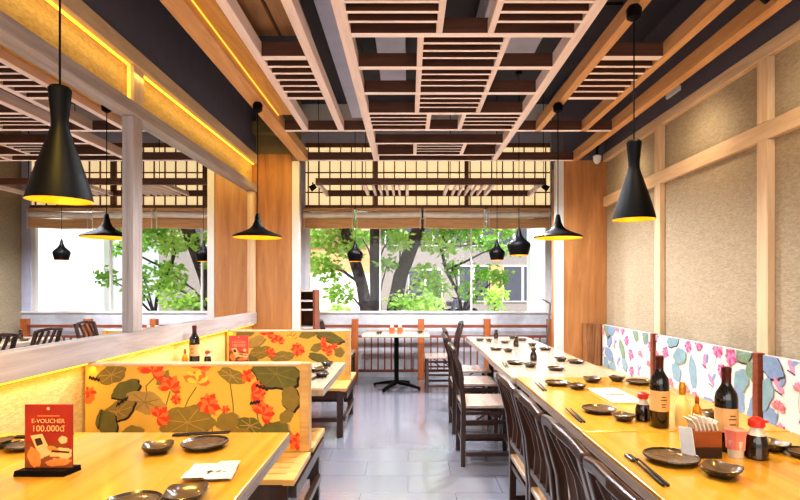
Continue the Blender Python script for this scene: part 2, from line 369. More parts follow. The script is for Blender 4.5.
# boards above the left lattice, ducts, pipe
M['goldY'] = wood('golden board', rgb(170, 122, 54), rgb(206, 156, 80), .5, 'Y')
for x0, x1, y1, z, mt, lb in ((-1.096, -.95, 4.4, 2.765, 'goldY', 'narrow golden board beside the wide left ceiling beam'), (-.94, -.80, 3.22, 2.86, 'panelY', 'brown ceiling board left of the black gap'), (-.78, -.60, 3.22, 2.86, 'panelY', 'brown ceiling board right of the black gap')):
    b = MB().box(x0, x1, -.5, y1, z, z + .03).build('ceiling_board', mt, bevel=.003); tag(b, lb, 'ceiling board', 'wood boards above the left lattice')
struct(MB().box(-1.098, -1.092, -.5, 4.4, 2.757, 2.763).build('trim_24', 'ledd'))
for x0, x1, y0, y1, z0, z1, lb in ((-.56, -.43, YB, 5.2, 3.0, 3.22, 'long grey duct running beside the central lattice'), (.55, 1.05, YB, 4.6, 3.25, 3.5, 'broad grey duct above the right side of the central lattice'), (-.25, -.02, 3.0, 5.0, 3.2, 3.45, 'short grey duct above the left side of the central lattice')):
    t = thing('air_duct', lb, 'duct', ((x0 + x1) / 2, (y0 + y1) / 2, z0)); a, b = (x1 - x0) / 2, (y1 - y0) / 2
    MB().box(-a, a, -b, b, 0, z1 - z0).build('duct_body', 'duct', t, bevel=.006)
    for y in (-b + .3, b - .3): MB().box(-a - .004, -a, y - .015, y + .015, 0, ZC - z0).build('hanger', 'steel', t); MB().box(a, a + .004, y - .015, y + .015, 0, ZC - z0).build('hanger', 'steel', t)
tag(MB().tube([(1.06, 3.2, ZC), (1.06, 3.2, 3.05), (1.32, 3.2, 3.05)], .012).build('sprinkler_pipe', 'black', smooth=True), 'thin black angled pipe under the dark ceiling', 'pipe')
tag(MB().tube([(1.42, YB, 3.578), (1.42, 4.4, 3.578)], .022).build('conduit', 'black', smooth=True), 'straight black conduit along the dark ceiling', 'pipe')
# grey bulkhead before the window
struct(MB().box(XL + .03, XR - .03, 6.5, 6.62, 3.36, ZC).build('trim_23', 'jamb'))
# hanging lattice near window
hl = thing('hanging_lattice', 'dark wooden rack hung on wires before the paper transom', 'hanging rack', (0, 0, 2.52))
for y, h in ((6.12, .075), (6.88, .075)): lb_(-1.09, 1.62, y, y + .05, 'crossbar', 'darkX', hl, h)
for x in (-1.09, -.545, -.03, .46, 1.0, 1.58): lb_(x, x + .04, 6.17, 6.88, 'divider', 'latY', hl, .05)
for x0, x1 in ((-.505, -.03), (.50, 1.0)):
    for j in range(5): xx = x0 + (x1 - x0) * (j + 1) / 6 - .015; lb_(xx, xx + .03, 6.17, 6.88, 'slat', 'latY', hl, .04)
for x in (-1.06, -.5, .5, 1.05, 1.6):
    MB().tube([(x, 6.15, .07), (x, 6.15, ZC - 2.52)], .004, 6).build('wire', 'black', hl)
def spot(x, y, z, lb, aim=1):
    t = thing('spotlight', lb, 'spotlight', (x, y, z))
    MB().tube([(-.035 * aim, 0, .02), (.03 * aim, 0, -.02)], [.028, .036], 14).build('lamp_head', 'black', t, smooth=True)
    MB().tube([(0, 0, .0), (0, 0, .06)], .008, 8).build('stem', 'black', t)
    return t
spot(-1.135, 6.2, 2.50, 'small black spotlight at the left end of the hanging rack', -1)
spot(1.64, 6.2, 2.50, 'small black spotlight at the right end of the hanging rack', 1)
spot(1.66, 2.42, 2.675, 'small black spotlight beside the beam at the top right', 1)
t = thing('security_camera', 'small round white dome camera high beside the right pillar', 'camera', (2.08, YP - .06, 2.70))
MB().lathe([(.03, .06), (.045, .05), (.045, .02), (.03, -.02), (.012, -.035)], 18).build('dome', 'white', t, smooth=True)
MB().lathe([(.012, .06), (.012, .16)], 12).box(-.02, .02, -.012, .06, .14, .165).build('bracket', 'black', t)
tag(MB().box(XR - .05, XR - .03, 4.15, 4.36, 2.88, 2.92).build('emergency_light', 'white', bevel=.004), 'small white strip light on the dark band above the right wall', 'light')

# ------------------------------------------------------------------ blinds
edges = [-1.53, -.765, .21, 1.13, 2.07]
bl = ['leftmost rolled tan blind at the window head', 'second rolled blind from the left, sagging slightly', 'third rolled blind from the left at the window head', 'rightmost rolled blind, behind the fat black pendants']
for i in range(4):
    a, b = edges[i] + .015, edges[i + 1] - .015
    t = thing('rolled_blind', bl[i], 'blind', ((a + b) / 2, YW - .07, 2.15), 0, 'rolled blinds over the window')
    hw = (b - a) / 2; rnd = R.uniform(-.012, .012)
    MB().box(-hw, hw, -.02, .03, .26, .31).build('head_rail', 'blind', t, bevel=.004)
    MB().tube([(-hw, 0, .205 + rnd), (hw, 0, .205 - rnd)], .05, 14).build('cloth_roll', 'blindw', t, smooth=True)
    MB().sweep([(-hw, -.01, .085 + rnd), (0, -.01, .075), (hw, -.01, .085 - rnd)], .07, .14).build('bamboo_fold', 'blind', t, bevel=.012)
    for x in (-hw + .02, hw - .02): MB().box(x - .006, x + .006, -.058, -.05, .0, .28).build('cord', 'white', t)

# ------------------------------------------------------------------ floral cloth
def clip(poly, u0, u1, v0, v1):
    for ax, lim, sg in ((0, u0, 1), (0, u1, -1), (1, v0, 1), (1, v1, -1)):
        out = []
        for i in range(len(poly)):
            p, q = poly[i - 1], poly[i]
            ip, iq = (p[ax] - lim) * sg >= 0, (q[ax] - lim) * sg >= 0
            if ip != iq:
                t = (lim - p[ax]) / (q[ax] - p[ax]); out.append((p[0] + (q[0] - p[0]) * t, p[1] + (q[1] - p[1]) * t))
            if iq: out.append(q)
        poly = out
        if len(poly) < 3: return []
    return poly
class Cloth:
    """flat printed motifs laid on a panel; f(u, v, lift) -> local point"""
    def __init__(s, mb, f, u1, v0, v1, rnd): s.mb, s.f, s.u1, s.v0, s.v1, s.r, s.n = mb, f, u1, v0, v1, rnd, 0
    def poly(s, pts, mi):
        pts = clip(pts, 0, s.u1, s.v0, s.v1)
        if len(pts) < 3: return
        s.n += 1; lift = .0006 + .00002 * s.n
        s.mb.add([s.f(u, v, lift) for u, v in pts], [tuple(range(len(pts)))], mi)
    def leaf(s, u, v, a, b, rot, mi, edge=None, vein=None):
        ph = s.r.uniform(0, 6); c, sn = math.cos(rot), math.sin(rot)
        def ring(k, du=0, dv=0):
            o = []
            for i in range(30):
                t = 2 * math.pi * i / 30; q = k * (1 + .07 * math.sin(5 * t + ph) + .04 * math.sin(9 * t + ph))
                x, y = a * q * math.cos(t), b * q * math.sin(t); o.append((u + du + x * c - y * sn, v + dv + x * sn + y * c))
            return o
        if edge is not None: s.poly(ring(1.06, .006, -.007), edge)
        s.poly(ring(1), mi)
        if vein is not None:
            for k in range(7):
                t = 2 * math.pi * k / 7 + ph; x, y = a * .85 * math.cos(t), b * .85 * math.sin(t)
                s.stroke([(u, v), (u + x * c - y * sn, v + x * sn + y * c)], .0022, vein)
    def stroke(s, pts, w, mi):
        L, Rr = [], []
        for i, p in enumerate(pts):
            q0, q1 = pts[max(0, i - 1)], pts[min(len(pts) - 1, i + 1)]
            d = Vector((q1[0] - q0[0], q1[1] - q0[1])).normalized(); L.append((p[0] - d.y * w, p[1] + d.x * w)); Rr.append((p[0] + d.y * w, p[1] - d.x * w))
        s.poly(L + Rr[::-1], mi)
    def flower(s, u, v, r, mi, mi2, n=8, spread=6.28, rot=0):
        for layer in (0, 1):
            for k in range(n - layer * 2):
                t = rot + spread * (k / (n - layer * 2) - .5) + layer * .3; rr = r * (1 - .28 * layer) * s.r.uniform(.85, 1.1)
                o = []
                for x, y in ((0, .05), (.35, .24), (.7, .26), (1, 0), (.7, -.26), (.35, -.24), (0, -.05)):
                    x, y = x * rr, y * rr; o.append((u + x * math.cos(t) - y * math.sin(t), v + x * math.sin(t) + y * math.cos(t)))
                s.poly(o, mi2 if (layer + k) % 2 else mi)
    def stem(s, u, v, u2, v2, mi, w=.003):
        m = ((u + u2) / 2 + s.r.uniform(-.03, .03), (v + v2) / 2)
        s.stroke([(u, v), ((u + m[0]) / 2, (v + m[1]) / 2), m, ((u2 + m[0]) / 2, (v2 + m[1]) / 2), (u2, v2)], w, mi)
    def jag(s, u0, v0, u1, v1, mi, w=.012):
        n = 7; top = []; bot = []
        for i in range(n + 1):
            t = i / n; x, y = u0 + (u1 - u0) * t, v0 + (v1 - v0) * t
            top.append((x, y + (w if i % 2 else w * .3))); bot.append((x, y - (w * .4 if i % 2 else w)))
        s.poly(top + bot[::-1], mi)
    def scatter(s, pal, n, k_=1.0):
        """pal: dict leaves, flowers, ink"""
        area = (0, s.u1, s.v0, s.v1); pts = []
        for _ in range(4000):
            p = (s.r.uniform(area[0], area[1]), s.r.uniform(area[2], area[3]))
            if all((p[0] - q[0]) ** 2 + (p[1] - q[1]) ** 2 > .0125 * k_ * k_ for q in pts): pts.append(p)
            if len(pts) >= n: break
        for i, (u, v) in enumerate(pts):
            k = i % 5
            if k in (0, 3):
                s.leaf(u, v, s.r.uniform(.06, .1) * k_, s.r.uniform(.04, .06) * k_, s.r.uniform(0, 3), s.r.choice(pal['leaf']), (s.r.choice(pal['leaf']) if i % 3 else pal['ink']), pal['vein'])
            elif k == 1: s.stem(u, v, u + s.r.uniform(-.05, .05), v - .12 * k_, pal['stem'], .002); s.flower(u, v, s.r.uniform(.045, .06) * k_, pal['fl'][0], pal['fl'][1], 9)
            elif k == 2: s.stem(u, v, u + s.r.uniform(-.03, .03), v - .1 * k_, pal['stem'], .002); s.flower(u, v, s.r.uniform(.04, .055) * k_, pal['fl'][1], pal['fl'][2], 7, 3.4, 1.57)
            else:
                s.leaf(u, v, .045 * k_, .016 * k_, s.r.uniform(0, 3), pal['fl'][1]); s.leaf(u + .03, v + .02, .03 * k_, .012 * k_, s.r.uniform(0, 3), pal['leaf'][0]); s.jag(u - .03, v - .03, u + .03, v - .05, pal['ink'], .006)

LEFT = ['fab_y', 'cloth red', 'cloth orange', 'cloth olive', 'cloth moss', 'cloth tan', 'cloth black', 'cloth gold']  # palette warmed by yellow lamplight put into the print colours
RIGHT = ['fab_w', 'cloth pink', 'cloth rose', 'cloth blue', 'cloth sage', 'cloth aqua', 'cloth ink', 'cloth coral']
# ------------------------------------------------------------------ left booth benches with floral dividers
def booth_bench(yc, x0, x1, label, motifs):
    t = thing('booth_bench', label, 'bench', ((x0 + x1) / 2, yc, 0), 0, 'booth benches on the left')
    hw = (x1 - x0) / 2; d = .44
    for sgn in (-1, 1):
        sb = MB()
        a, b = (-d, -.035) if sgn < 0 else (.035, d)
        n = 5
        for k in range(n):
            y0 = a + (b - a) * k / n; sb.box(-hw, hw - .045, y0 + .005, y0 + (b - a) / n - .005, .405, .43)
        sb.build('seat', 'bench', t, bevel=.002)
        MB().box(hw - .045, hw + .008, a, b, .402, .431).build('seat_end', 'bench', t, bevel=.003)
    for sgn in (-1, 1): MB().box(-hw, hw - .03, sgn * (d - .03) - .015, sgn * (d - .03) + .015, .33, .405).build('apron', 'dark', t)
    MB().box(hw - .02, hw + .01, -d + .05, d - .05, .33, .385).build('apron', 'dark', t)
    for sy in (-1, 1):
        for x in (hw - .05, -hw + .08):
            MB().box(x - .025, x + .03, sy * (d - .035) - .028, sy * (d - .035) + .028, 0, .405).build('leg', 'dark', t, bevel=.003)
        MB().box(-hw + .1, hw - .07, sy * (d - .035) - .014, sy * (d - .035) + .014, .13, .165).build('stretcher', 'dark', t)
    MB().box(hw - .035, hw - .005, -d + .06, d - .06, .13, .165).build('stretcher', 'dark', t)
    mb = MB().box(-hw, hw - .05, -.03, .03, .43, .885)
    Wd = 2 * hw - .05
    cl = Cloth(mb, lambda u, v, l: (-hw + u, -.03 - l, v), Wd, .432, .883, random.Random(3))
    motifs(cl, Wd)
    cl2 = Cloth(mb, lambda u, v, l: (hw - .05 - u, .03 + l, v), Wd, .432, .883, random.Random(5))
    cl2.scatter(dict(leaf=[3, 4, 5], fl=[1, 2, 7], ink=6, vein=5, stem=4), 26)
    mb.build('backrest', LEFT, t)
    MB().box(-hw, hw - .05, -.035, .035, .885, .90).build('top_cap', 'trimwood', t, bevel=.003)
    p = MB().box(hw - .05, hw, -.038, .038, 0.432, .90).build('end_post', 'bench', t, bevel=.004)
    return t
S1 = F / 2.795
def mot1(c, W):
    def q(px, py): return ((px - 89) / 186.0, H + (288 - py) / 186.0)
    def leaf(px, py, a, b, r, mi, e=None, v=None): u, w = q(px, py); c.leaf(u, w, a / 186, b / 186, r, mi, e, v)
    def fl(px, py, r, a, b, n=8, sp=6.28, rot=0): u, w = q(px, py); c.flower(u, w, r / 186, a, b, n, sp, rot)
    def st(a, b, d, e, mi=4): u, w = q(a, b); x, y = q(d, e); c.stem(u, w, x, y, mi)
    st(173, 390, 170, 420); st(211, 405, 215, 432); st(199, 386, 186, 410); st(232, 380, 236, 425); st(253, 394, 262, 430); st(158, 376, 150, 394)
    leaf(115, 374, 15, 9, .3, 3, None, 5); leaf(129, 388, 15, 8, .5, 4, 6); leaf(148, 401, 20, 11, -.2, 5, None, 3); leaf(121, 410, 18, 9, .5, 3, 6, 5)
    leaf(110, 421, 10, 13, .4, 4, 6); leaf(190, 421, 27, 17, .1, 3, None, 5); leaf(137, 431, 11, 7, 0, 3); leaf(234, 375, 14, 7, -.4, 3, None, 5)
    leaf(230, 420, 12, 9, .2, 3, 5); leaf(252, 424, 13, 8, -.3, 4, None, 5); leaf(240, 434, 14, 8, 0, 3); leaf(278, 373, 23, 14, -.2, 4, 6, 3)
    leaf(292, 397, 9, 12, .2, 3, 6); leaf(276, 432, 16, 12, .3, 4, 5); leaf(288, 415, 8, 6, .8, 3); leaf(166, 377, 9, 4, .9, 3); leaf(93, 398, 6, 4, .5, 2)
    fl(155, 370, 15, 1, 2, 8, 4.2, 1.4); fl(173, 387, 13, 1, 2, 8, 4, 1.6); fl(199, 381, 13, 2, 7, 7, 3.2, 1.57); fl(211, 403, 12, 1, 2, 9)
    fl(161, 415, 12, 1, 2, 8, 4, .8); fl(201, 367, 12, 2, 1, 6, 3, 1.57); fl(254, 391, 15, 2, 1, 7, 2.6, .1); fl(264, 412, 13, 1, 2, 8, 4, 1); fl(94, 391, 7, 2, 1, 6)
    fl(228, 408, 5, 2, 1, 6); fl(299, 440, 10, 1, 2); fl(249, 375, 8, 1, 2, 6); fl(179, 398, 6, 1, 2)
    for a, b, d, e in ((93, 376, 104, 379), (102, 428, 106, 408), (120, 404, 132, 396), (252, 402, 262, 400), (258, 384, 270, 388)):
        u, w = q(a, b); x, y = q(d, e); c.jag(u, w, x, y, 6, .012)
def mot2(c, W): 
    def q(px, py): return ((px - 228) / 105.0, H + (288 - py) / 105.0)
    def leaf(px, py, a, b, r, mi, e=None, v=None): u, w = q(px, py); c.leaf(u, w, a / 105, b / 105, r, mi, e, v)
    def fl(px, py, r, a, b, n=8, sp=6.28, rot=0): u, w = q(px, py); c.flower(u, w, r / 105, a, b, n, sp, rot)
    leaf(246, 333, 9, 4, 0, 3); leaf(257, 341, 9, 5, .4, 5, 3); leaf(236, 345, 6, 5, .3, 4, 6); leaf(262, 352, 12, 6, .2, 3, None, 5); leaf(309, 334, 9, 4, .2, 3); leaf(330, 337, 14, 5, -.3, 4, 6, 3)
    leaf(283, 356, 13, 5, .1, 3, None, 5); leaf(318, 347, 7, 4, .4, 3); leaf(319, 357, 10, 4, -.3, 4, 6); leaf(340, 352, 5, 5, 0, 3); leaf(250, 360, 9, 5, 0, 4, 5)
    fl(268, 334, 8, 1, 2, 8, 4, 1.4); fl(279, 341, 7, 1, 2, 7, 4, 1.6); fl(293, 337, 6, 2, 7, 7, 3.2, 1.57); fl(299, 349, 7, 1, 2, 9); fl(322, 341, 6, 1, 2, 7, 3, 0); fl(327, 351, 7, 1, 2, 8, 4, 1); fl(271, 353, 6, 1, 2, 8, 4, 1); fl(335, 346, 4, 1, 2)
    leaf(240, 380, 12, 6, 0, 3, 4); leaf(300, 380, 14, 7, 0, 4, 3); fl(270, 378, 8, 1, 2)
booth_bench(2.795, XL + .004, -.525, 'nearer booth bench with lotus print divider behind the near left table', mot1)
booth_bench(4.95, XL + .004, -.545, 'farther booth bench with lotus print divider, nearer the left pillar', mot2)

# ------------------------------------------------------------------ right banquettes
def banquette(y0, y1, label, seed, n):
    t = thing('banquette', label, 'bench', (1.92, (y0 + y1) / 2, 0), 0, 'floral banquettes along the right wall')
    h = (y1 - y0) / 2; xb = 2.13 - 1.92; xw = XR - .046 - 1.92
    MB().box(-.27, xb, -h, h, .40, .45).build('seat', 'bench', t, bevel=.006)
    MB().box(-.22, xb, -h + .01, h - .01, 0, .40).build('base', 'dark', t)
    mb = MB().box(xb, xw, -h + .05, h - .005, .45, .90)
    c = Cloth(mb, lambda u, v, l: (xb - l, h - .005 - u, v), 2 * h - .055, .452, .898, random.Random(seed))
    c.scatter(dict(leaf=[3, 4, 5], fl=[1, 2, 7], ink=6, vein=5, stem=4), n + 8, 1.2)
    mb.build('backrest', RIGHT, t, )
    MB().box(xb - .012, xw, -h, -h + .05, .45, .905).build('end_post', 'redwood', t, bevel=.003)
    return t
banquette(4.50, 5.70, 'floral banquette farthest along the right wall, beside the pillar', 21, 24)
banquette(3.15, 4.47, 'floral banquette behind the wine bottles on the right', 8, 26)
banquette(1.75, 3.12, 'floral banquette nearest the camera, cut by the right photo edge', 15, 26)
tag(MB().box(1.93, 2.12, 5.71, 5.775, 0, .91).build('end_panel', wood('mottled brown panel', rgb(90, 56, 30), rgb(160, 112, 70), .5, 'Z', 9), bevel=.004), 'mottled brown end panel between the far banquette and the pillar', 'panel')

# ------------------------------------------------------------------ tables
def table(name, x0, x1, y0, y1, label, group, leg_in=(.28, .12), top='table'):
    t = thing(name, label, 'table', ((x0 + x1) / 2, (y0 + y1) / 2, 0), 0, group)
    a, b = (x1 - x0) / 2, (y1 - y0) / 2
    MB().box(-a, a, -b, b, .705, .72).build('tabletop', top, t, bevel=.003)
    MB().box(-a + .001, a - .001, -b + .001, b - .001, .672, .705).build('edge_band', 'edge', t)
    MB().box(-a + leg_in[0] - .03, a - leg_in[0] + .03, -b + leg_in[1], b - leg_in[1], .61, .672).build('apron', 'dark', t)
    for sx in (-1, 1):
        for sy in (-1, 1):
            x, y = sx * (a - leg_in[0]), sy * (b - leg_in[1])
            MB().box(x - .028, x + .028, y - .028, y + .028, 0, .672).build('leg', 'dark', t, bevel=.003)
    return t
RG = 'pale wood tables in the right row'
table('dining_table', .70, 1.55, .80, 2.093, 'nearest pale wood table in the right row, with the napkin box', RG)
table('dining_table', .705, 1.55, 2.107, 3.385, 'second pale wood table in the right row, with the cream menu', RG)
table('dining_table', .675, 1.41, 3.40, 4.36, 'third pale wood table in the right row', RG, top='table_glare')
table('dining_table', .69, 1.41, 4.375, 5.30, 'fourth pale wood table in the right row', RG, top='table_glare')
table('dining_table', .69, 1.41, 5.315, 6.20, 'fifth and farthest pale wood table in the right row', RG, top='table_glare')
table('dining_table', XL + .05, -.475, .85, 2.09, 'nearest left table with the red voucher sign', 'pale wood tables on the left', (.18, .12))
table('dining_table', XL + .05, -.49, 3.02, 4.06, 'left table between the two floral dividers', 'pale wood tables on the left', (.35, .26), 'table_glare')
# far pedestal table
t = thing('pedestal_table', 'small square cafe table on a black pedestal before the railing', 'table', (-.15, 6.79, 0))
MB().box(-.42, .42, -.37, .37, .69, .72).build('tabletop', 'table_glare', t, bevel=.004)
MB().lathe([(.03, .05), (.03, .66), (.10, .67), (.10, .69)], 16).build('column', 'black', t, smooth=True)
for k in range(4):
    a = math.pi / 4 + k * math.pi / 2 + .3
    MB().sweep([(0, 0, .075), (.16 * math.cos(a), .16 * math.sin(a), .055), (.34 * math.cos(a), .34 * math.sin(a), .022)], [.05, .045, .035], [.045, .035, .02]).tube([(.33 * math.cos(a), .33 * math.sin(a), 0), (.33 * math.cos(a), .33 * math.sin(a), .02)], .018, 10).build('foot', 'black', t)

# ------------------------------------------------------------------ chairs
def make_chair(label, loc, rot, group):
    t = thing('dining_chair', label, 'chair', loc, rot, group)
    MB().box(-.20, .21, -.205, .205, .425, .45).build('seat', 'seat', t, bevel=.006)
    for s in (-1, 1):
        MB().sweep([(-.19, s * .19, 0), (-.185, s * .19, .45), (-.205, s * .19, .66), (-.255, s * .185, .845)], .034, .034, (0, 1, 0)).build('back_post', 'dark', t, bevel=.004)
        MB().box(.165, .20, s * .19 - .0175, s * .19 + .0175, 0, .425).build('front_leg', 'dark', t, bevel=.004)
        MB().box(-.17, .166, s * .19 - .011, s * .19 + .011, .375, .398).build('side_rail', 'dark', t)
        MB().box(-.17, .166, s * .19 - .009, s * .19 + .009, .318, .336).build('side_rail', 'dark', t)
        for x in (-.06, .06): MB().sweep([(x - .03, s * .19, .336), (x, s * .19, .36), (x + .03, s * .19, .376)], .012, .014, (0, 1, 0)).build('scroll_bracket', 'dark', t)
        MB().box(-.17, .166, s * .19 - .011, s * .19 + .011, .19 + .02, .235).build('stretcher', 'dark', t); MB().box(-.17, .166, s * .19 - .011, s * .19 + .011, .075, .10).build('stretcher', 'dark', t)
    MB().box(.172, .192, -.173, .173, .375, .40).build('stretcher', 'dark', t); MB().box(.172, .192, -.173, .173, .10, .125).build('stretcher', 'dark', t)
    MB().box(-.195, -.175, -.173, .173, .375, .40).build('stretcher', 'dark', t); MB().box(-.195, -.175, -.173, .173, .14, .165).build('stretcher', 'dark', t)
    MB().sweep([(-.255, -.215, .842), (-.262, -.12, .858), (-.275, 0, .868), (-.262, .12, .858), (-.255, .215, .842)], .026, .034).build('top_rail', 'dark', t, bevel=.008)
    MB().sweep([(-.193, -.18, .52), (-.193, .18, .52)], .022, .03).build('lower_rail', 'dark', t)
    for y in (-.095, 0, .095):
        MB().sweep([(-.193, y, .53), (-.186, y, .62), (-.205, y, .72), (-.262, y, .845)], .03, .013, (0, 1, 0)).build('back_slat', 'dark', t, bevel=.003)
    return t
GR = 'dark wooden chairs along the right tables'
ch = make_chair('dark slat back chair at the nearest right table, cut off by the bottom edge', (.725, 1.15, 0), 0, GR)
for lb, x, y, r in (
    ('dark slat back chair, second from the camera at the nearest right table', .73, 1.60, .0),
    ('dark slat back chair straddling the seam of the nearest two right tables', .725, 2.05, .0),
    ('dark slat back chair at the second right table, fourth from the camera', .725, 2.49, .0),
    ('dark chair pulled into the aisle beside the third right table', .59, 3.98, .0),
    ('dark chair beside the fourth right table with its bright seat showing', .60, 4.83, .0),
    ('dark chair beside the farthest right table', .65, 5.55, .0)):
    dup(ch, lb, (x, y, 0), r, GR)
dup(ch, 'dark chair facing left toward the small pedestal table', (.42, 6.62, 0), math.pi, 'chairs at the pedestal table')
dup(ch, 'dark chair mostly hidden behind the far divider, facing the pedestal table', (-.93, 6.98, 0), 0, 'chairs at the pedestal table')

# ------------------------------------------------------------------ railing
t = thing('railing', 'low reddish wooden railing with upright balusters before the window', 'railing', (0, 7.43, 0))
posts = [-1.35, -.757, .186, 1.13, 2.03]
for x in posts: MB().box(x - .045, x + .045, -.045, .045, 0, .86).build('post', 'redpost', t, bevel=.004)
for a, b in zip(posts, posts[1:]):
    for z0, z1, d in ((.735, .775, .025), (.59, .625, .02), (.10, .135, .02)):
        MB().box(a + .045, b - .045, -d, d, z0, z1).build('rail', 'redwood', t, bevel=.003)
    n = int((b - a - .09) / .102)
    for k in range(1, n + 1):
        x = a + .045 + (b - a - .09) * k / (n + 1); MB().box(x - .01, x + .01, -.01, .01, .135, .59).build('baluster', 'redwood', t)
# corner rack
t = thing('corner_rack', 'narrow brown wooden rack with pale shelf edges by the left window jamb', 'rack', (-1.27, 6.55, 0))
MB().box(-.11, -.08, -.17, .17, 0, 1.28).build('side_panel', 'redwood', t, bevel=.003); MB().box(.10, .13, -.17, .17, 0, 1.28).build('side_panel', 'redwood', t, bevel=.003)
MB().box(-.08, .10, .15, .165, .05, 1.28).build('back_panel', 'redwood', t)
for z in (.2, .5, .8, 1.02, 1.13, 1.255): MB().box(-.08, .10, -.17, .15, z, z + .022).build('shelf', 'jamb', t)
# leaning pole at right jamb
t = thing('slim_stand', 'thin grey angled stand by the right window jamb', 'stand', (1.62, 6.05, 0))
MB().tube([(0, 0, .02), (.0, 0, .7), (.035, 0, 1.12)], .012, 8).build('pole', 'steel', t, smooth=True)
MB().tube([(.035, 0, 1.12), (-.06, 0, 1.17)], .01, 8).build('arm', 'steel', t, smooth=True)
MB().lathe([(.07, 0), (.07, .015), (.02, .025)], 16).build('base', 'steel', t)

# ------------------------------------------------------------------ pendants
def cone_shade(prof, t, n=40):
    """prof outside bottom->top; adds an inner skin"""
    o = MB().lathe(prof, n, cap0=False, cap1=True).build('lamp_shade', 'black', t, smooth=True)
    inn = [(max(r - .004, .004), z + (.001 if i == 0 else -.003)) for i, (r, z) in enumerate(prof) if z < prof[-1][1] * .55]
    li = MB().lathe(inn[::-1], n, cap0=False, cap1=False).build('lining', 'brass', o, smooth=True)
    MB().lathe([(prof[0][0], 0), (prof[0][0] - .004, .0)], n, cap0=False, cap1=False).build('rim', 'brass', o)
    return o
def pendant(kind, x, y, z, top, label, canopy, watt):
    t = thing('pendant_lamp', label, 'pendant lamp', (x, y, z), 0, 'black beaten metal pendants')
    if kind == 'tall':
        prof = [(.1025, 0), (.096, .03), (.082, .08), (.062, .145), (.044, .2), (.031, .24), (.0265, .262), (.027, .285), (.030, .32), (.034, .36), (.036, .385), (.030, .394), (.008, .398)]; h = .4
    elif kind == 'wide':
        prof = [(.182, 0), (.184, .008), (.17, .02), (.13, .036), (.09, .052), (.06, .068), (.04, .088), (.028, .115), (.021, .14), (.018, .16), (.014, .178), (.006, .184)]; h = .185
    else:
        prof = [(.095, 0), (.105, .035), (.12, .085), (.123, .105), (.115, .125), (.09, .15), (.062, .172), (.042, .195), (.03, .222), (.021, .255), (.015, .285), (.006, .30)]; h = .3
        if kind == 'fat_small': prof = [(r * .86, zz * .95) for r, zz in prof]; h *= .95
    cone_shade(prof, t)
    MB().tube([(0, 0, h - .005), (0, 0, top - z - .03)], .0035, 8).build('cord', 'black', t)
    if canopy:
        MB().lathe([(.012, -.075), (.034, -.06), (.038, -.02), (.026, 0)], 20, c=(0, 0, top - z)).build('ceiling_cup', 'black', t, smooth=True)
    else:
        MB().lathe([(.03, -.03), (.035, -.02), (.035, 0)], 16, c=(0, 0, top - z)).build('ceiling_cup', 'black', t, smooth=True)
    bz = .05 if kind == 'wide' else .07
    rb = .028 if kind != 'fat_small' else .024
    if kind == 'wide': bz, rb = .03, .022
    MB().lathe([(.004, -rb)] + [(rb * math.cos(a), rb * math.sin(a)) for a in (-1.1, -.7, -.3, .1, .5, .9, 1.3)], 16, c=(0, 0, bz + .01)).build('bulb', 'bulb', t, smooth=True)
    l = bpy.data.lights.new('pendant_light', 'SPOT'); l.energy = watt; l.color = (1, .66, .26); l.shadow_soft_size = .03; l.spot_size = math.radians(130); l.spot_blend = .6
    lo = bpy.data.objects.new('pendant_light', l); C.objects.link(lo); lo.location = (x, y, z - .01)
pendant('tall', -1.205, 1.80, 1.602, ZB, 'tall black cone pendant over the near left table', True, 14)
pendant('tall', 1.13, 2.60, 1.642, ZB, 'tall black cone pendant over the right tables', True, 12)
pendant('wide', -1.145, 3.96, 1.683, ZB, 'wide flat black pendant by the left pillar', True, 8)
pendant('wide', 1.145, 3.97, 1.68, ZB, 'wide flat black pendant by the right pillar', True, 8)
pendant('fat', 1.18, 5.53, 1.648, ZC, 'larger fat black pendant before the bright window', False, 4)
pendant('fat_small', 1.19, 6.95, 1.672, ZC, 'smaller fat black pendant hanging left of the larger fat one', False, 3)
pendant('fat_small', -.707, 6.95, 1.655, ZC, 'fat black pendant before the tree trunks in the window', False, 3)

# ------------------------------------------------------------------ tableware
def sq(p=5.0):
    return lambda t: 1 / ((abs(math.cos(t)) ** p + abs(math.sin(t)) ** p) ** (1 / p))
def plate(loc, r, label, group, rot=0, first=[None]):
    if first[0] is None:
        t = thing('plate', label, 'plate', loc, rot, group); q = .08
        MB().lathe([(q * .6, 0), (q * .64, .0), (q * .95, .013), (q, .018), (q * .985, .021), (q * .90, .0155), (q * .8, .011), (q * .62, .0065), (.004, .006)], 36, mis=[0, 0, 0, 0, 0, 1, 1, 1]).build('dish_body', ['stone', 'stonein'], t, smooth=True)
        first[0] = t; o = t
    else: o = dup(first[0], label, loc, rot, group)
    o.scale = (r / .08,) * 2 + (1,)
    return o
def sauce(loc, r, label, group, rot=.5, first=[None]):
    if first[0] is None:
        t = thing('sauce_dish', label, 'dish', loc, rot, group); q = .05
        def sh(t_): return sq(4)(t_ + math.pi / 4 * 0)
        mb = MB().lathe([(q * .5, 0), (q * .56, 0), (q * .9, .018), (q, .026), (q * .96, .028), (q * .82, .019), (q * .5, .007), (.003, .006)], 32, shape=sh, mis=[0, 0, 0, 0, 1, 1, 1])
        # corners lift
        mb.v = [(x, y, z * (1 + .35 * max(0, (math.hypot(x, y) / q - 1) * 3))) for x, y, z in mb.v]
        mb.build('dish_body', ['stone', 'stonein'], t, smooth=True); first[0] = t; o = t
    else: o = dup(first[0], label, loc, rot, group)
    o.scale = (r / .05,) * 2 + (1,)
    return o
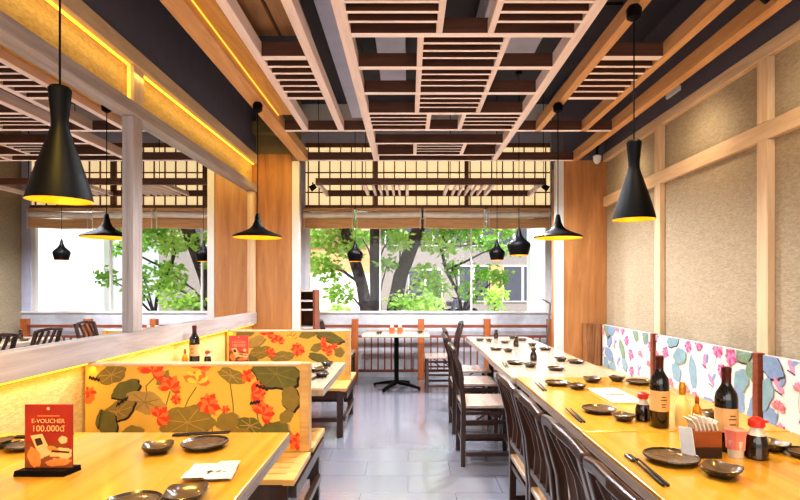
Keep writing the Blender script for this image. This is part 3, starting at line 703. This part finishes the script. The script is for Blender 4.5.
def sticks(p0, p1, label, group, first=[None], rest=True):
    v = Vector(p1) - Vector(p0); a = math.atan2(v.y, v.x); n = Vector((-v.y, v.x, 0)).normalized()
    for s in (-1, 1):
        loc = Vector(p0) + n * .007 * s; loc.z = .72
        if first[0] is None:
            t = MB().sweep([(0, 0, .0045), (.22, 0, .012)], [.008, .005], [.008, .005]).build('chopstick', 'ink', bevel=.001); tag(t, label, 'chopstick', group); t.location = loc; t.rotation_euler = (0, 0, a); first[0] = t
        else:
            t = first[0].copy(); C.objects.link(t); t['label'] = label; t['group'] = group; t.location = loc; t.rotation_euler = (0, 0, a + .02 * s)
def wine(loc, label):
    t = thing('wine_bottle', label, 'bottle', loc, 0, 'dark wine bottles')
    MB().lathe([(.034, 0), (.0375, .006), (.0375, .185), (.034, .205), (.022, .225), (.0155, .238), (.0145, .29)], 28).build('bottle_body', 'wine', t, smooth=True)
    MB().lathe([(.0155, .232), (.0155, .278), (.0168, .28), (.0168, .295), (.012, .298)], 20).build('capsule', 'foil', t, smooth=True)
    MB().lathe([(.0381, .07), (.0381, .155)], 28, cap0=False, cap1=False).build('paper_label', 'label', t, smooth=True)
    b = MB()
    for z, w in ((.13, .5), (.118, .7), (.1, .55), (.09, .4)):
        pts = [(.0386 * math.sin(k * w / 6 - w / 2), -.0386 * math.cos(k * w / 6 - w / 2), z) for k in range(7)]; b.sweep(pts, .0006, .003)
    b.build('print', 'ink', t)
    return t
def soy(loc, label, h=.14, dark=False, first={}):
    if dark not in first:
        t = thing('soy_sauce_bottle', label, 'bottle', loc, 0, 'soy sauce bottles')
        MB().lathe([(.03, 0), (.034, .005), (.033, .05), (.027, .075), (.0185, .09), (.0185, .1)], 24, mis=[0, 0, 0, 1, 1]).build('bottle_body', ['soy', 'boxd' if dark else 'clear'], t, smooth=True)
        cm = 'boxd' if dark else 'redcap'
        MB().lathe([(.022, .1), (.0245, .103), (.023, .122), (.012, .13), (.004, .132)], 20).build('cap', cm, t, smooth=True)
        MB().box(.018, .036, -.004, .004, .112, .119).build('spout', cm, t)
        first[dark] = t; o = t
    else: o = dup(first[dark], label, loc, 0.4, 'soy sauce bottles')
    o.scale = (h / .138,) * 3
    return o
G1 = 'round stoneware plates'; G2 = 'small square sauce dishes'
N1, N2, N3, N4, N5 = 'nearest right table', 'second right table', 'third right table', 'fourth right table', 'farthest right table'
# T1
plate(onT(671, 461), .088, 'dark round plate with brown centre on the %s, left of the napkin box' % N1, G1)
sauce(onT(721, 476), .056, 'square dark sauce dish at the front of the %s' % N1, G2, .75)
sauce(onT(772, 450), .05, 'small dark dish right of the soy bottle on the %s' % N1, G2, .3)
plate(onT(806, 457), .06, 'brown plate cut by the right photo edge on the %s' % N1, G1)
sticks(onT(666, 487), onT(631, 458), 'dark chopstick of the pair beside the plate on the %s' % N1, 'chopstick pair on the nearest right table')
tag(MB().box(-.012, .012, -.03, .03, 0, .012).build('chopstick_rest', 'stone', bevel=.004, loc=onT(631, 459.5)), 'dark chopstick rest on the nearest right table', 'chopstick rest')
# (the sticks lean on the table beside it)
t = thing('napkin_box', 'red brown wooden box full of white napkins on the nearest right table', 'napkin box', (1.022, 1.80, .72), .0)
MB().box(-.045, .045, -.035, .035, 0, .038).build('box_base', 'boxd', t, bevel=.002)
MB().box(-.045, .045, -.035, .035, .038, .092).build('box_body', 'boxw', t, bevel=.002)
for k in range(6):
    a = -.05 + .014 * k
    MB().sweep([(-.035 + .014 * k, 0, .0925), (-.042 + .014 * k, 0, .115), (-.055 + .018 * k, 0, .138 - .004 * abs(k - 2))], .055, .004, (1, 0, 0)).build('napkin', 'napkin', t)
tag(MB().sweep([(.955, 1.765, .721), (.945, 1.775, .825)], .05, .003, (1, .5, 0)).build('menu_card', 'white'), 'plain white card standing against the napkin box', 'card')
t = thing('toothpick_glass', 'small glass with pink paper between the napkin box and soy bottle', 'glass', (1.125, 1.785, .72))
MB().lathe([(.022, 0), (.024, .004), (.029, .06)], 20).build('tumbler', 'clear', t, smooth=True)
MB().lathe([(.0285, .03), (.031, .075), (.034, .095), (.02, .09), (.004, .082)], 12, shape=lambda a: 1 + .1 * math.sin(5 * a)).build('paper', 'pink', t)
soy((1.19, 1.775, .72), 'large red capped soy sauce bottle right of the pink paper glass', .148)
wine((1.14, 1.862, .72), 'right hand dark wine bottle standing behind the napkin box')
# T2
wine((1.052, 2.175, .72), 'left hand dark wine bottle on the second right table')
soy((1.03, 2.28, .72), 'red capped soy bottle left of the left hand wine bottle', .132)
def condiment(loc, label, body, neck, k):
    t = thing('sauce_bottle', label, 'bottle', loc, 0, None)
    MB().lathe([(.028 * k, 0), (.031 * k, .006), (.031 * k, .08 * k), (.026 * k, .105 * k), (.014 * k, .125 * k), (.012 * k, .14 * k)], 24).build('bottle_body', body, t, smooth=True)
    MB().lathe([(.014 * k, .135 * k), (.015 * k, .165 * k), (.010 * k, .185 * k)], 18).build('stopper', neck, t, smooth=True)
condiment((1.15, 2.18, .72), 'milky bottle with golden neck between the two wine bottles', 'sake', 'gold', 1.0)
condiment((1.245, 2.24, .72), 'small amber bottle just left of the right hand wine bottle', 'gold', 'boxw', .62)
sauce((1.37, 2.33, .72), .045, 'dark sauce dish behind the right hand wine bottle', G2, .2)
plate(onT(599, 412), .078, 'dark round plate beside chopsticks at the front of the %s' % N2, G1)
sauce((.945, 2.275, .72), .044, 'square dark dish left of the soy bottle on the %s' % N2, G2, .6)
sticks(onT(583, 423), onT(566, 409), 'dark chopstick at the front left of the %s' % N2, 'chopsticks at the front of the second right table')
plate(onT(557, 385), .073, 'dark round plate at the far left of the %s' % N2, G1)
sauce(onT(577, 389), .047, 'square dark dish at the far left of the %s' % N2, G2, .4)
sauce(onT(592, 382), .05, 'brown square dish at the middle of the far edge of the %s' % N2, G2, .2)
sauce(onT(617, 381), .045, 'dark dish left of the plate at the far right of the %s' % N2, G2, .8)
plate(onT(639, 384), .074, 'dark round plate by the banquette at the far right of the %s' % N2, G1)
sticks(onT(545, 391), onT(534, 382), 'dark chopstick at the far left of the %s' % N2, 'chopsticks at the far left of the second right table')
t = thing('menu_book', 'cream closed menu lying flat on the second right table', 'menu', (1.11, 2.79, .72), 0)
MB().box(-.085, .085, -.19, .19, 0, .008).build('cover', 'cream', t, bevel=.002)
mk = MB()
xx = -.05
for k, w in enumerate((.012, .008, .014, .01, .012, .006, .013)):
    mk.box(xx, xx + w, -.012 + .006 * (k % 2), .014 - .008 * (k % 3 == 1), .008, .0085); xx += w + .004
mk.build('print', 'ink', t)
# T3
plate(onT(515, 364), .065, 'dark round plate at the left of the %s' % N3, G1)
sauce(onT(530, 367), .042, 'small dark dish right of the left plate on the %s' % N3, G2)
soy(onT(533.5, 361), 'soy bottle in the middle of the %s' % N3, .115, True)
plate(onT(556, 370), .062, 'brown plate at the near middle of the %s' % N3, G1)
sauce(onT(560.5, 361), .045, 'dark dish left of the right plate on the %s' % N3, G2, .1)
plate(onT(576, 363), .065, 'dark round plate at the right of the %s' % N3, G1)
sticks(onT(507, 367.5), onT(502.5, 362), 'dark chopstick at the left of the %s' % N3, 'chopsticks on the third right table')
# T4
plate(onT(496, 350), .06, 'dark round plate at the left of the %s' % N4, G1)
sauce(onT(508, 352), .04, 'small dark dish right of the left plate on the %s' % N4, G2)
soy(onT(516, 346.5), 'soy bottle in the middle of the %s' % N4, .11, True)
plate(onT(545, 350), .06, 'dark round plate at the right of the %s' % N4, G1)
sauce(onT(532, 346), .04, 'small dark dish left of the right plate on the %s' % N4, G2)
# T5
plate(onT(480, 340.5), .05, 'dark round plate at the left of the %s' % N5, G1)
sauce(onT(489, 341.5), .035, 'small dark dish at the left of the %s' % N5, G2)
soy(onT(496, 338.5), 'soy bottle near the far end of the %s' % N5, .11, True)
plate(onT(522, 340.5), .055, 'dark round plate at the right of the %s' % N5, G1)
sauce(onT(512, 338.5), .035, 'small dark dish at the right of the %s' % N5, G2)
plate(onT(505, 343), .05, 'plate at the near middle of the %s' % N5, G1)
# pedestal table
sauce(onT(379, 333.5), .045, 'dark dish on the left of the pedestal table', G2)
for px, lb in ((392, 'left small brown box on the pedestal table'), (400, 'right small brown box on the pedestal table')):
    x, y, z = onT(px, 333)
    t = thing('napkin_box', lb, 'napkin box', (x, y, z)); MB().box(-.035, .035, -.035, .035, 0, .075).build('box_body', 'redpost', t, bevel=.003); MB().box(-.02, .02, -.02, .02, .075, .1).build('napkin', 'napkin', t)
sauce(onT(420, 333), .04, 'dark dish on the right of the pedestal table', G2)
# left near table
NL = 'near left table'
plate(onT(205, 447), .083, 'dark round plate before the lotus divider on the %s' % NL, G1)
sauce(onT(158, 452.5), .052, 'square dark dish left of the plate on the %s' % NL, G2, .35)
sticks(onT(173, 436), onT(229, 435), 'dark chopstick behind the plate on the %s' % NL, 'chopsticks behind the near left plate')
sauce(onT(186, 501), .056, 'square dark dish at the bottom edge of the %s' % NL, G2, .2)
plate(onT(132, 509), .075, 'dark round plate cut by the bottom edge on the %s' % NL, G1)
plate(onT(24, 449), .06, 'dark plate partly behind the voucher sign', G1)
sticks(onT(15, 438), onT(60, 438), 'dark chopstick partly behind the voucher sign', 'chopsticks behind the voucher sign')
sauce(onT(-2, 448), .045, 'dark dish at the left photo edge on the %s' % NL, G2)
t = thing('napkin_packet', 'cream folded napkin packet with black brush print on the near left table', 'napkin', onT(212, 474), .12)
n = 14; mb = MB()
vs = [((i / n - .5) * .145, (j / n - .5) * .145, .004 + .012 * (max(abs(i / n - .5), abs(j / n - .5)) * 2) ** 4 * (1 if (i - n / 2) * (j - n / 2) > 0 else .5)) for j in range(n + 1) for i in range(n + 1)]
mb.add(vs, [(j * (n + 1) + i, j * (n + 1) + i + 1, (j + 1) * (n + 1) + i + 1, (j + 1) * (n + 1) + i) for j in range(n) for i in range(n)])
mb.add([(x, y, max(0, z - .005)) for x, y, z in vs], [(j * (n + 1) + i, (j + 1) * (n + 1) + i, (j + 1) * (n + 1) + i + 1, j * (n + 1) + i + 1) for j in range(n) for i in range(n)])
mb.build('paper', 'napkin', t, smooth=True)
pr = MB()
for a in ([(-.02, .012), (-.008, .022), (.004, .008), (-.012, .004)], [(-.02, -.004), (-.004, .002), (-.006, -.008)], [(.008, .012), (.02, .016), (.032, .011), (.02, .008)], [(.03, .006), (.046, .01), (.048, .004), (.034, .001)], [(.008, .002), (.024, .003), (.024, -.001), (.01, -.002)]):
    pr.add([(x, y, .0052) for x, y in a], [tuple(range(len(a)))])
pr.build('print', 'ink', t)
# voucher signs
def text_mesh(txt, size, name, mat, parent, loc, rot):
    cu = bpy.data.curves.new('lettering', 'FONT'); cu.body = txt; cu.size = size; cu.align_x = 'CENTER'; cu.extrude = .0004
    to = bpy.data.objects.new('lettering', cu); C.objects.link(to); bpy.context.view_layer.update()
    me = bpy.data.meshes.new_from_object(to.evaluated_get(bpy.context.evaluated_depsgraph_get())); bpy.data.objects.remove(to)
    me.materials.clear(); me.materials.append(M[mat]); o = bpy.data.objects.new(name, me); C.objects.link(o); o.parent = parent; o.location = loc; o.rotation_euler = rot
    return o
def voucher(loc, label, rot, mat):
    t = thing('voucher_sign', label, 'sign', loc, rot, 'red voucher signs')
    v = [(-.088, -.035, 0), (.070, -.035, 0), (.084, .03, 0), (-.07, .03, 0)]
    mb = MB().add([(x, y, 0) for x, y, z in v] + [(x * .97, y * .95, .018) for x, y, z in v], [(3, 2, 1, 0), (4, 5, 6, 7), (0, 1, 5, 4), (1, 2, 6, 5), (2, 3, 7, 6), (3, 0, 4, 7)])
    mb.build('base', 'black', t, bevel=.002)
    cd = MB().box(-.074, .074, -.003, .003, .012, .215)
    c = Cloth(cd, lambda u, v_, l: (u - .074, -.003 - l, v_), .148, .018, .215, random.Random(2))
    # photograph area: hands holding a card, drawn as soft orange patches
    c.poly([(.0, .018), (.148, .018), (.148, .075), (.11, .098), (.05, .088), (0, .10)], 3)
    c.poly([(.018, .118), (.055, .124), (.085, .062), (.05, .045)], 2); c.poly([(.03, .108), (.05, .112), (.058, .092), (.038, .085)], 4)
    c.leaf(.115, .06, .034, .02, .2, 2); c.leaf(.09, .075, .022, .009, -.4, 1); c.leaf(.03, .05, .02, .032, .3, 1); c.leaf(.105, .035, .04, .012, .1, 1)
    c.leaf(.12, .105, .014, .012, 0, 2); c.stroke([(.085, .07), (.14, .066)], .003, 4); c.stroke([(.06, .05), (.11, .05)], .003, 3); c.leaf(.074, .203, .005, .005, 0, 2)
    c.stroke([(.04, .18), (.11, .18)], .0015, 1)
    cd.build('card', [mat, 'signorange', 'signpale', 'boxw', 'boxd'], t)
    text_mesh('E-VOUCHER', .019, 'lettering', 'signpale', t, (.0, -.0045, .158), (math.pi / 2, 0, 0))
    text_mesh('100.000đ', .027, 'lettering', 'signpale', t, (.0, -.0045, .132), (math.pi / 2, 0, 0))
voucher((-1.125, 1.63, .72), 'large red voucher sign on a black base on the near left table', .0, 'signred')
voucher((-1.295, 3.98, .72), 'distant rose voucher sign on the table between the dividers', .0, 'signrose')
# left second table
wine((-1.61, 3.92, .72), 'dark wine bottle against the left wall under the mirror rail')
soy((-1.53, 3.97, .72), 'small soy bottle beside the wine bottle on the left', .11)
condiment((-1.655, 3.86, .72), 'amber sauce bottle left of the wine bottle by the left wall', 'gold', 'boxw', .7)
plate(onT(318, 371), .07, 'dark plate on the table between the dividers, near its aisle edge', G1)
sauce(onT(322, 377), .045, 'dark square dish nearest the aisle on the table between the dividers', G2)
sauce(onT(327, 366), .045, 'dark square dish farther back on the table between the dividers', G2, .2)
sticks(onT(312, 380), onT(330, 372), 'dark chopstick on the table between the dividers', 'chopsticks between the dividers')

# ------------------------------------------------------------------ outside
M['ground'] = plain('pale concrete', rgb(190, 186, 182), .8)
M['bark'] = plain('dark bark', rgb(70, 60, 64), .9, var=.35, vscale=14, bump=.6, bscale=14)
M['leaf1'] = leafmat('bright leaves', rgb(140, 186, 74), rgb(196, 226, 130)); M['leaf2'] = leafmat('mid leaves', rgb(112, 166, 70), rgb(172, 212, 116))
M['facade'] = plain('cream facade', rgb(178, 146, 104), .8); M['facade2'] = plain('pale grey facade', rgb(132, 124, 122), .8)
M['facwin'] = plain('grey shop glass', rgb(70, 72, 84), .4); M['blue'] = plain('blue panel', rgb(50, 130, 160), .5); M['outw'] = plain('white masonry', rgb(240, 240, 240), .8, var=.02)
struct(MB().box(-16, 16, YW + .2, 42, -.3, -.12).build('ground', 'ground'))
tag(MB().box(2.33, 6.0, 9.9, 10.2, -.12, 4.5).box(2.33, 2.75, 9.86, 9.9, -.12, 4.5).build('outside_wall', 'outw'), 'blank white wall outside at the right of the window', 'wall')
tag(MB().box(-9, -1.1, 20, 20.3, -.12, 1.75).box(-9, -1.1, 19.95, 20.35, 1.75, 1.85).build('garden_wall', 'outw'), 'low white wall beyond the trees on the left', 'wall')
def building(x0, x1, y, z1, mat, label, wins, sign=None):
    t = thing('building', label, 'building', ((x0 + x1) / 2, y, -.12)); o = (x0 + x1) / 2
    MB().box(x0 - o, x1 - o, 0, 4, 0, z1).build('wall', mat, t)
    MB().box(x0 - o - .2, x1 - o + .2, -.6, 0, z1 - .3, z1 - .15).build('awning', 'outw', t)
    for a, b, c_, d in wins:
        f = MB().box(a - o, b - o, -.06, 0, c_, d).build('window', 'outw', t); g = MB()
        n = max(1, int((b - a) / .8))
        for k in range(n):
            w = (b - a) / n; g.box(a - o + w * k + .06, a - o + w * (k + 1) - .06, -.08, -.055, c_ + .06, d - .06)
        g.build('pane', 'facwin', f)
building(-10, -1.9, 26, 4.6, 'facade', 'cream building across the street on the left', [(-7, -5, 2.6, 3.7), (-4.3, -2.6, .6, 2.2)])
building(-1.6, 9.5, 27, 6.0, 'facade2', 'pale grey shop building across the street on the right', [(2.6, 4.2, .7, 2.6), (4.9, 7.0, .7, 2.6), (0, 1.8, .7, 2.4), (-1.2, 8, 3.6, 4.9)])
tag(MB().box(4.22, 4.88, 26.7, 26.8, .9, 2.5).build('shop_board', 'facade'), 'cream board between the shop windows across the street', 'board')
tag(MB().box(.75, 1.1, 24.4, 24.6, .75, 1.25).box(.8, 1.05, 24.45, 24.55, -.12, .75).build('street_box', 'blue', bevel=.02), 'small blue street box beyond the middle tree', 'street box')
def leaves(clusters, size, dens, seed):
    r = random.Random(seed); mb = MB()
    for cx, cy, cz, rad in clusters:
        for _ in range(int(dens * rad * rad)):
            while True:
                p = Vector((r.uniform(-1, 1), r.uniform(-1, 1), r.uniform(-1, 1)))
                if p.length < 1: break
            p = Vector((cx, cy, cz)) + Vector((p.x * rad, p.y * rad, p.z * rad * .8))
            d = Vector((r.uniform(-1, 1), r.uniform(-1, 1), r.uniform(-1, .4))).normalized(); u = d.cross(Vector((r.uniform(-1, 1), r.uniform(-1, 1), r.uniform(-1, 1)))).normalized()
            L = size * r.uniform(.7, 1.3); w = L * .3
            mb.add([p, p + d * L * .45 + u * w, p + d * L, p + d * L * .45 - u * w], [(0, 1, 2, 3)])
    return mb
def tree(label, pts, rads, s, clusters, lm, seed, twigs=()):
    W = [Vector(P(px, py, s)) for px, py in pts]; b = Vector((W[0].x, W[0].y, -.12))
    t = thing('tree', label, 'tree', b, 0, 'trees outside the window')
    W = [w - b for w in W]; W = [Vector((W[0].x, 0, 0))] + W
    m = MB().tube(W, [rads[0] * 1.15] + rads, 12)
    cl = []
    for (px, py, ds, rad) in clusters:
        q = Vector(P(px, py, s + ds)) - b; rad *= .68; cl.append((q.x, q.y, q.z, rad))
        k = min(range(1, len(W)), key=lambda i: (W[i] - q).length); a = W[max(1, k - 1)]
        m.tube([a, a.lerp(q, .5) + Vector((0, 0, .08)), q], [.022, .014, .006], 6)
    for tw in twigs: m.tube([Vector(P(px, py, s)) - b for px, py in tw], [.022 - .014 * i / len(tw) for i in range(len(tw))], 7)
    m.build('trunk', 'bark', t, smooth=True); leaves(cl, .10, 2100, seed).build('foliage', lm, t)
tree('left leaning dark tree trunk seen through the window', [(367, 314), (362, 285), (354, 258), (344, 228), (330, 196)], [.105, .095, .09, .08, .06], 62,
     [(338, 240, 0, .42), (328, 268, -2, .38), (340, 292, 3, .36), (318, 236, -3, .35), (316, 262, -5, .36), (350, 250, 3, .3), (335, 215, 0, .5), (350, 222, -3, .4)], 'leaf1', 1)
tree('straight upright tree trunk in the middle of the window', [(376, 314), (375, 270), (375, 228), (377, 190)], [.095, .09, .085, .08], 60,
     [(392, 236, 0, .38), (362, 238, -4, .3), (385, 215, 0, .5), (388, 262, 3, .25)], 'leaf2', 2)
tree('right leaning thick dark tree trunk seen through the window', [(393, 314), (400, 278), (411, 248), (421, 222), (432, 192)], [.12, .115, .11, .10, .08], 61,
     [(432, 240, 0, .36), (400, 240, 3, .3), (425, 275, 2, .36), (415, 298, 4, .4), (438, 286, 0, .34), (398, 302, 4, .26), (446, 246, -3, .34), (440, 215, 0, .55)], 'leaf1', 3)
tree('slender twisting tree behind the fat pendants', [(462, 316), (459, 295), (446, 270), (441, 248), (447, 225), (450, 196)], [.03, .03, .028, .028, .026, .02], 58,
     [(452, 268, 0, .3), (475, 240, -3, .36), (468, 228, 2, .4), (492, 244, -4, .34), (505, 225, 0, .45), (455, 225, 3, .4), (515, 248, -6, .3), (482, 272, -2, .36), (500, 276, 3, .3), (470, 290, 2, .34)], 'leaf2', 4, [[(446, 270), (465, 262), (482, 253), (500, 246)]])
for px, py, s, rad, lb in ((495, 296, 30, .45, 'low green shrub before the shop windows across the street'), (430, 306, 33, .5, 'low green shrub at the foot of the right leaning trunk'), (338, 312, 28, .45, 'low green shrub by the white garden wall')):
    x, y, z = P(px, py, s); t = thing('shrub', lb, 'shrub', (x, y, -.12))
    leaves([(0, 0, .5, rad), (0, 0, z + .1, rad)], .16, 900, int(px)).build('foliage', 'leaf1', t); MB().tube([(0, 0, 0), (0, 0, z)], .03, 6).build('stem', 'bark', t)
def scooter(px, s, label):
    x, y, z = P(px, 300, s); t = thing('parked_scooter', label, 'scooter', (x, y, -.12), .5)
    for xx in (-.6, .6):
        MB().tube([(xx, -.04, .27), (xx, .04, .27)], .27, 18).build('wheel', 'black', t)
    MB().sweep([(-.75, 0, .75), (-.2, 0, .72), (0, 0, .42), (.3, 0, .42), (.5, 0, .95)], [.25, .28, .25, .25, .2], [.2, .25, .15, .12, .15]).build('body', 'facwin', t, bevel=.04)
    MB().tube([(.45, -.3, 1.02), (.5, 0, .98), (.45, .3, 1.02)], .03, 8).build('handlebar', 'black', t)
scooter(446, 24, 'grey scooter parked across the street, left one'); scooter(462, 23, 'grey scooter parked across the street, right one')

# ------------------------------------------------------------------ lights, world, camera
def area(loc, rot, sx, sy, e, col):
    l = bpy.data.lights.new('area_light', 'AREA'); l.shape = 'RECTANGLE'; l.size = sx; l.size_y = sy; l.energy = e; l.color = col
    o = bpy.data.objects.new('area_light', l); C.objects.link(o); o.location = loc; o.rotation_euler = rot; return o
def spotl(loc, tgt, e, col, size=60, blend=.7, soft=.04):
    l = bpy.data.lights.new('spot_light', 'SPOT'); l.energy = e; l.color = col; l.spot_size = math.radians(size); l.spot_blend = blend; l.shadow_soft_size = soft
    o = bpy.data.objects.new('spot_light', l); C.objects.link(o); o.location = loc
    o.rotation_euler = (Vector(tgt) - Vector(loc)).to_track_quat('-Z', 'Y').to_euler(); return o
WARM = (1, .74, .42); AMB = (1, .66, .13)
# warm pools on tables
spotl((-.95, 1.0, 2.66), (-1.1, 1.6, .72), 130, AMB, 75)
spotl((1.3, 1.1, 2.66), (1.2, 1.7, .72), 150, AMB, 75)
spotl((1.2, 2.3, 2.66), (1.15, 2.9, .72), 60, WARM, 70)
# wall washers on the right
for y in (2.55, 3.75, 5.0): spotl((1.74, y, 2.64), (2.21, y + .15, 2.15), 15, (1, .8, .55), 120, 1.0, .08)
# amber wash along left wall
area((XL + .05, 2.2, .88), (0, math.radians(25), 0), .02, 6.5, 4.5, AMB)
area((XL + .06, 2.2, 2.62), (0, math.radians(30), 0), .02, 7.0, 3, AMB)
spotl((-1.2, 5.0, 2.66), (-1.5, 5.78, 2.3), 20, AMB, 80)
# cool fill spots added in and below the lattice, no fixtures
COOL = (.93, .95, 1)
for x, y, e in ((0, 1.2, 45), (.3, 2.66, 80), (-.1, 3.5, 130), (-.1, 4.85, 170), (.75, 4.85, 230), (-.1, 6.35, 130), (.95, 6.35, 130), (-.75, 6.6, 70)):
    spotl((x, y, 2.70 if y < 6 else 2.44), (x, y, 0), e, COOL, 150, .6, .03)
area((.2, -1.4, 1.9), (math.radians(90), 0, 0), 3.2, 2.0, 45, (1, .93, .85))  # added fill light behind the camera, out of view
# sun on the street, from behind the restaurant
s = bpy.data.lights.new('sun', 'SUN'); s.energy = 8.5; s.angle = .05; s.color = (1, .96, .9)
so = bpy.data.objects.new('sun', s); C.objects.link(so); so.rotation_euler = Vector((-.35, .55, -.9)).to_track_quat('-Z', 'Y').to_euler()
w = bpy.data.worlds.new('World'); sc.world = w; w.use_nodes = True
bg = w.node_tree.nodes['Background']; bg.inputs['Color'].default_value = (.9, .95, 1, 1); bg.inputs['Strength'].default_value = 1.1

cam = bpy.data.cameras.new('camera'); co = bpy.data.objects.new('camera', cam); C.objects.link(co)
cam.sensor_width = 36; cam.lens = F / 800 * 36; co.location = (0, 0, H); co.rotation_euler = (math.pi / 2, 0, 0)
cam.shift_x = -8 / 800; cam.shift_y = 38 / 800; cam.clip_start = .05
sc.camera = co
sc.view_settings.view_transform = 'Standard'; sc.view_settings.exposure = 0.12
try: sc.view_settings.look = 'Medium High Contrast'
except Exception: print('no look')
sc.cycles.max_bounces = 8; sc.cycles.transparent_max_bounces = 12
sc.cycles.sample_clamp_indirect = 6
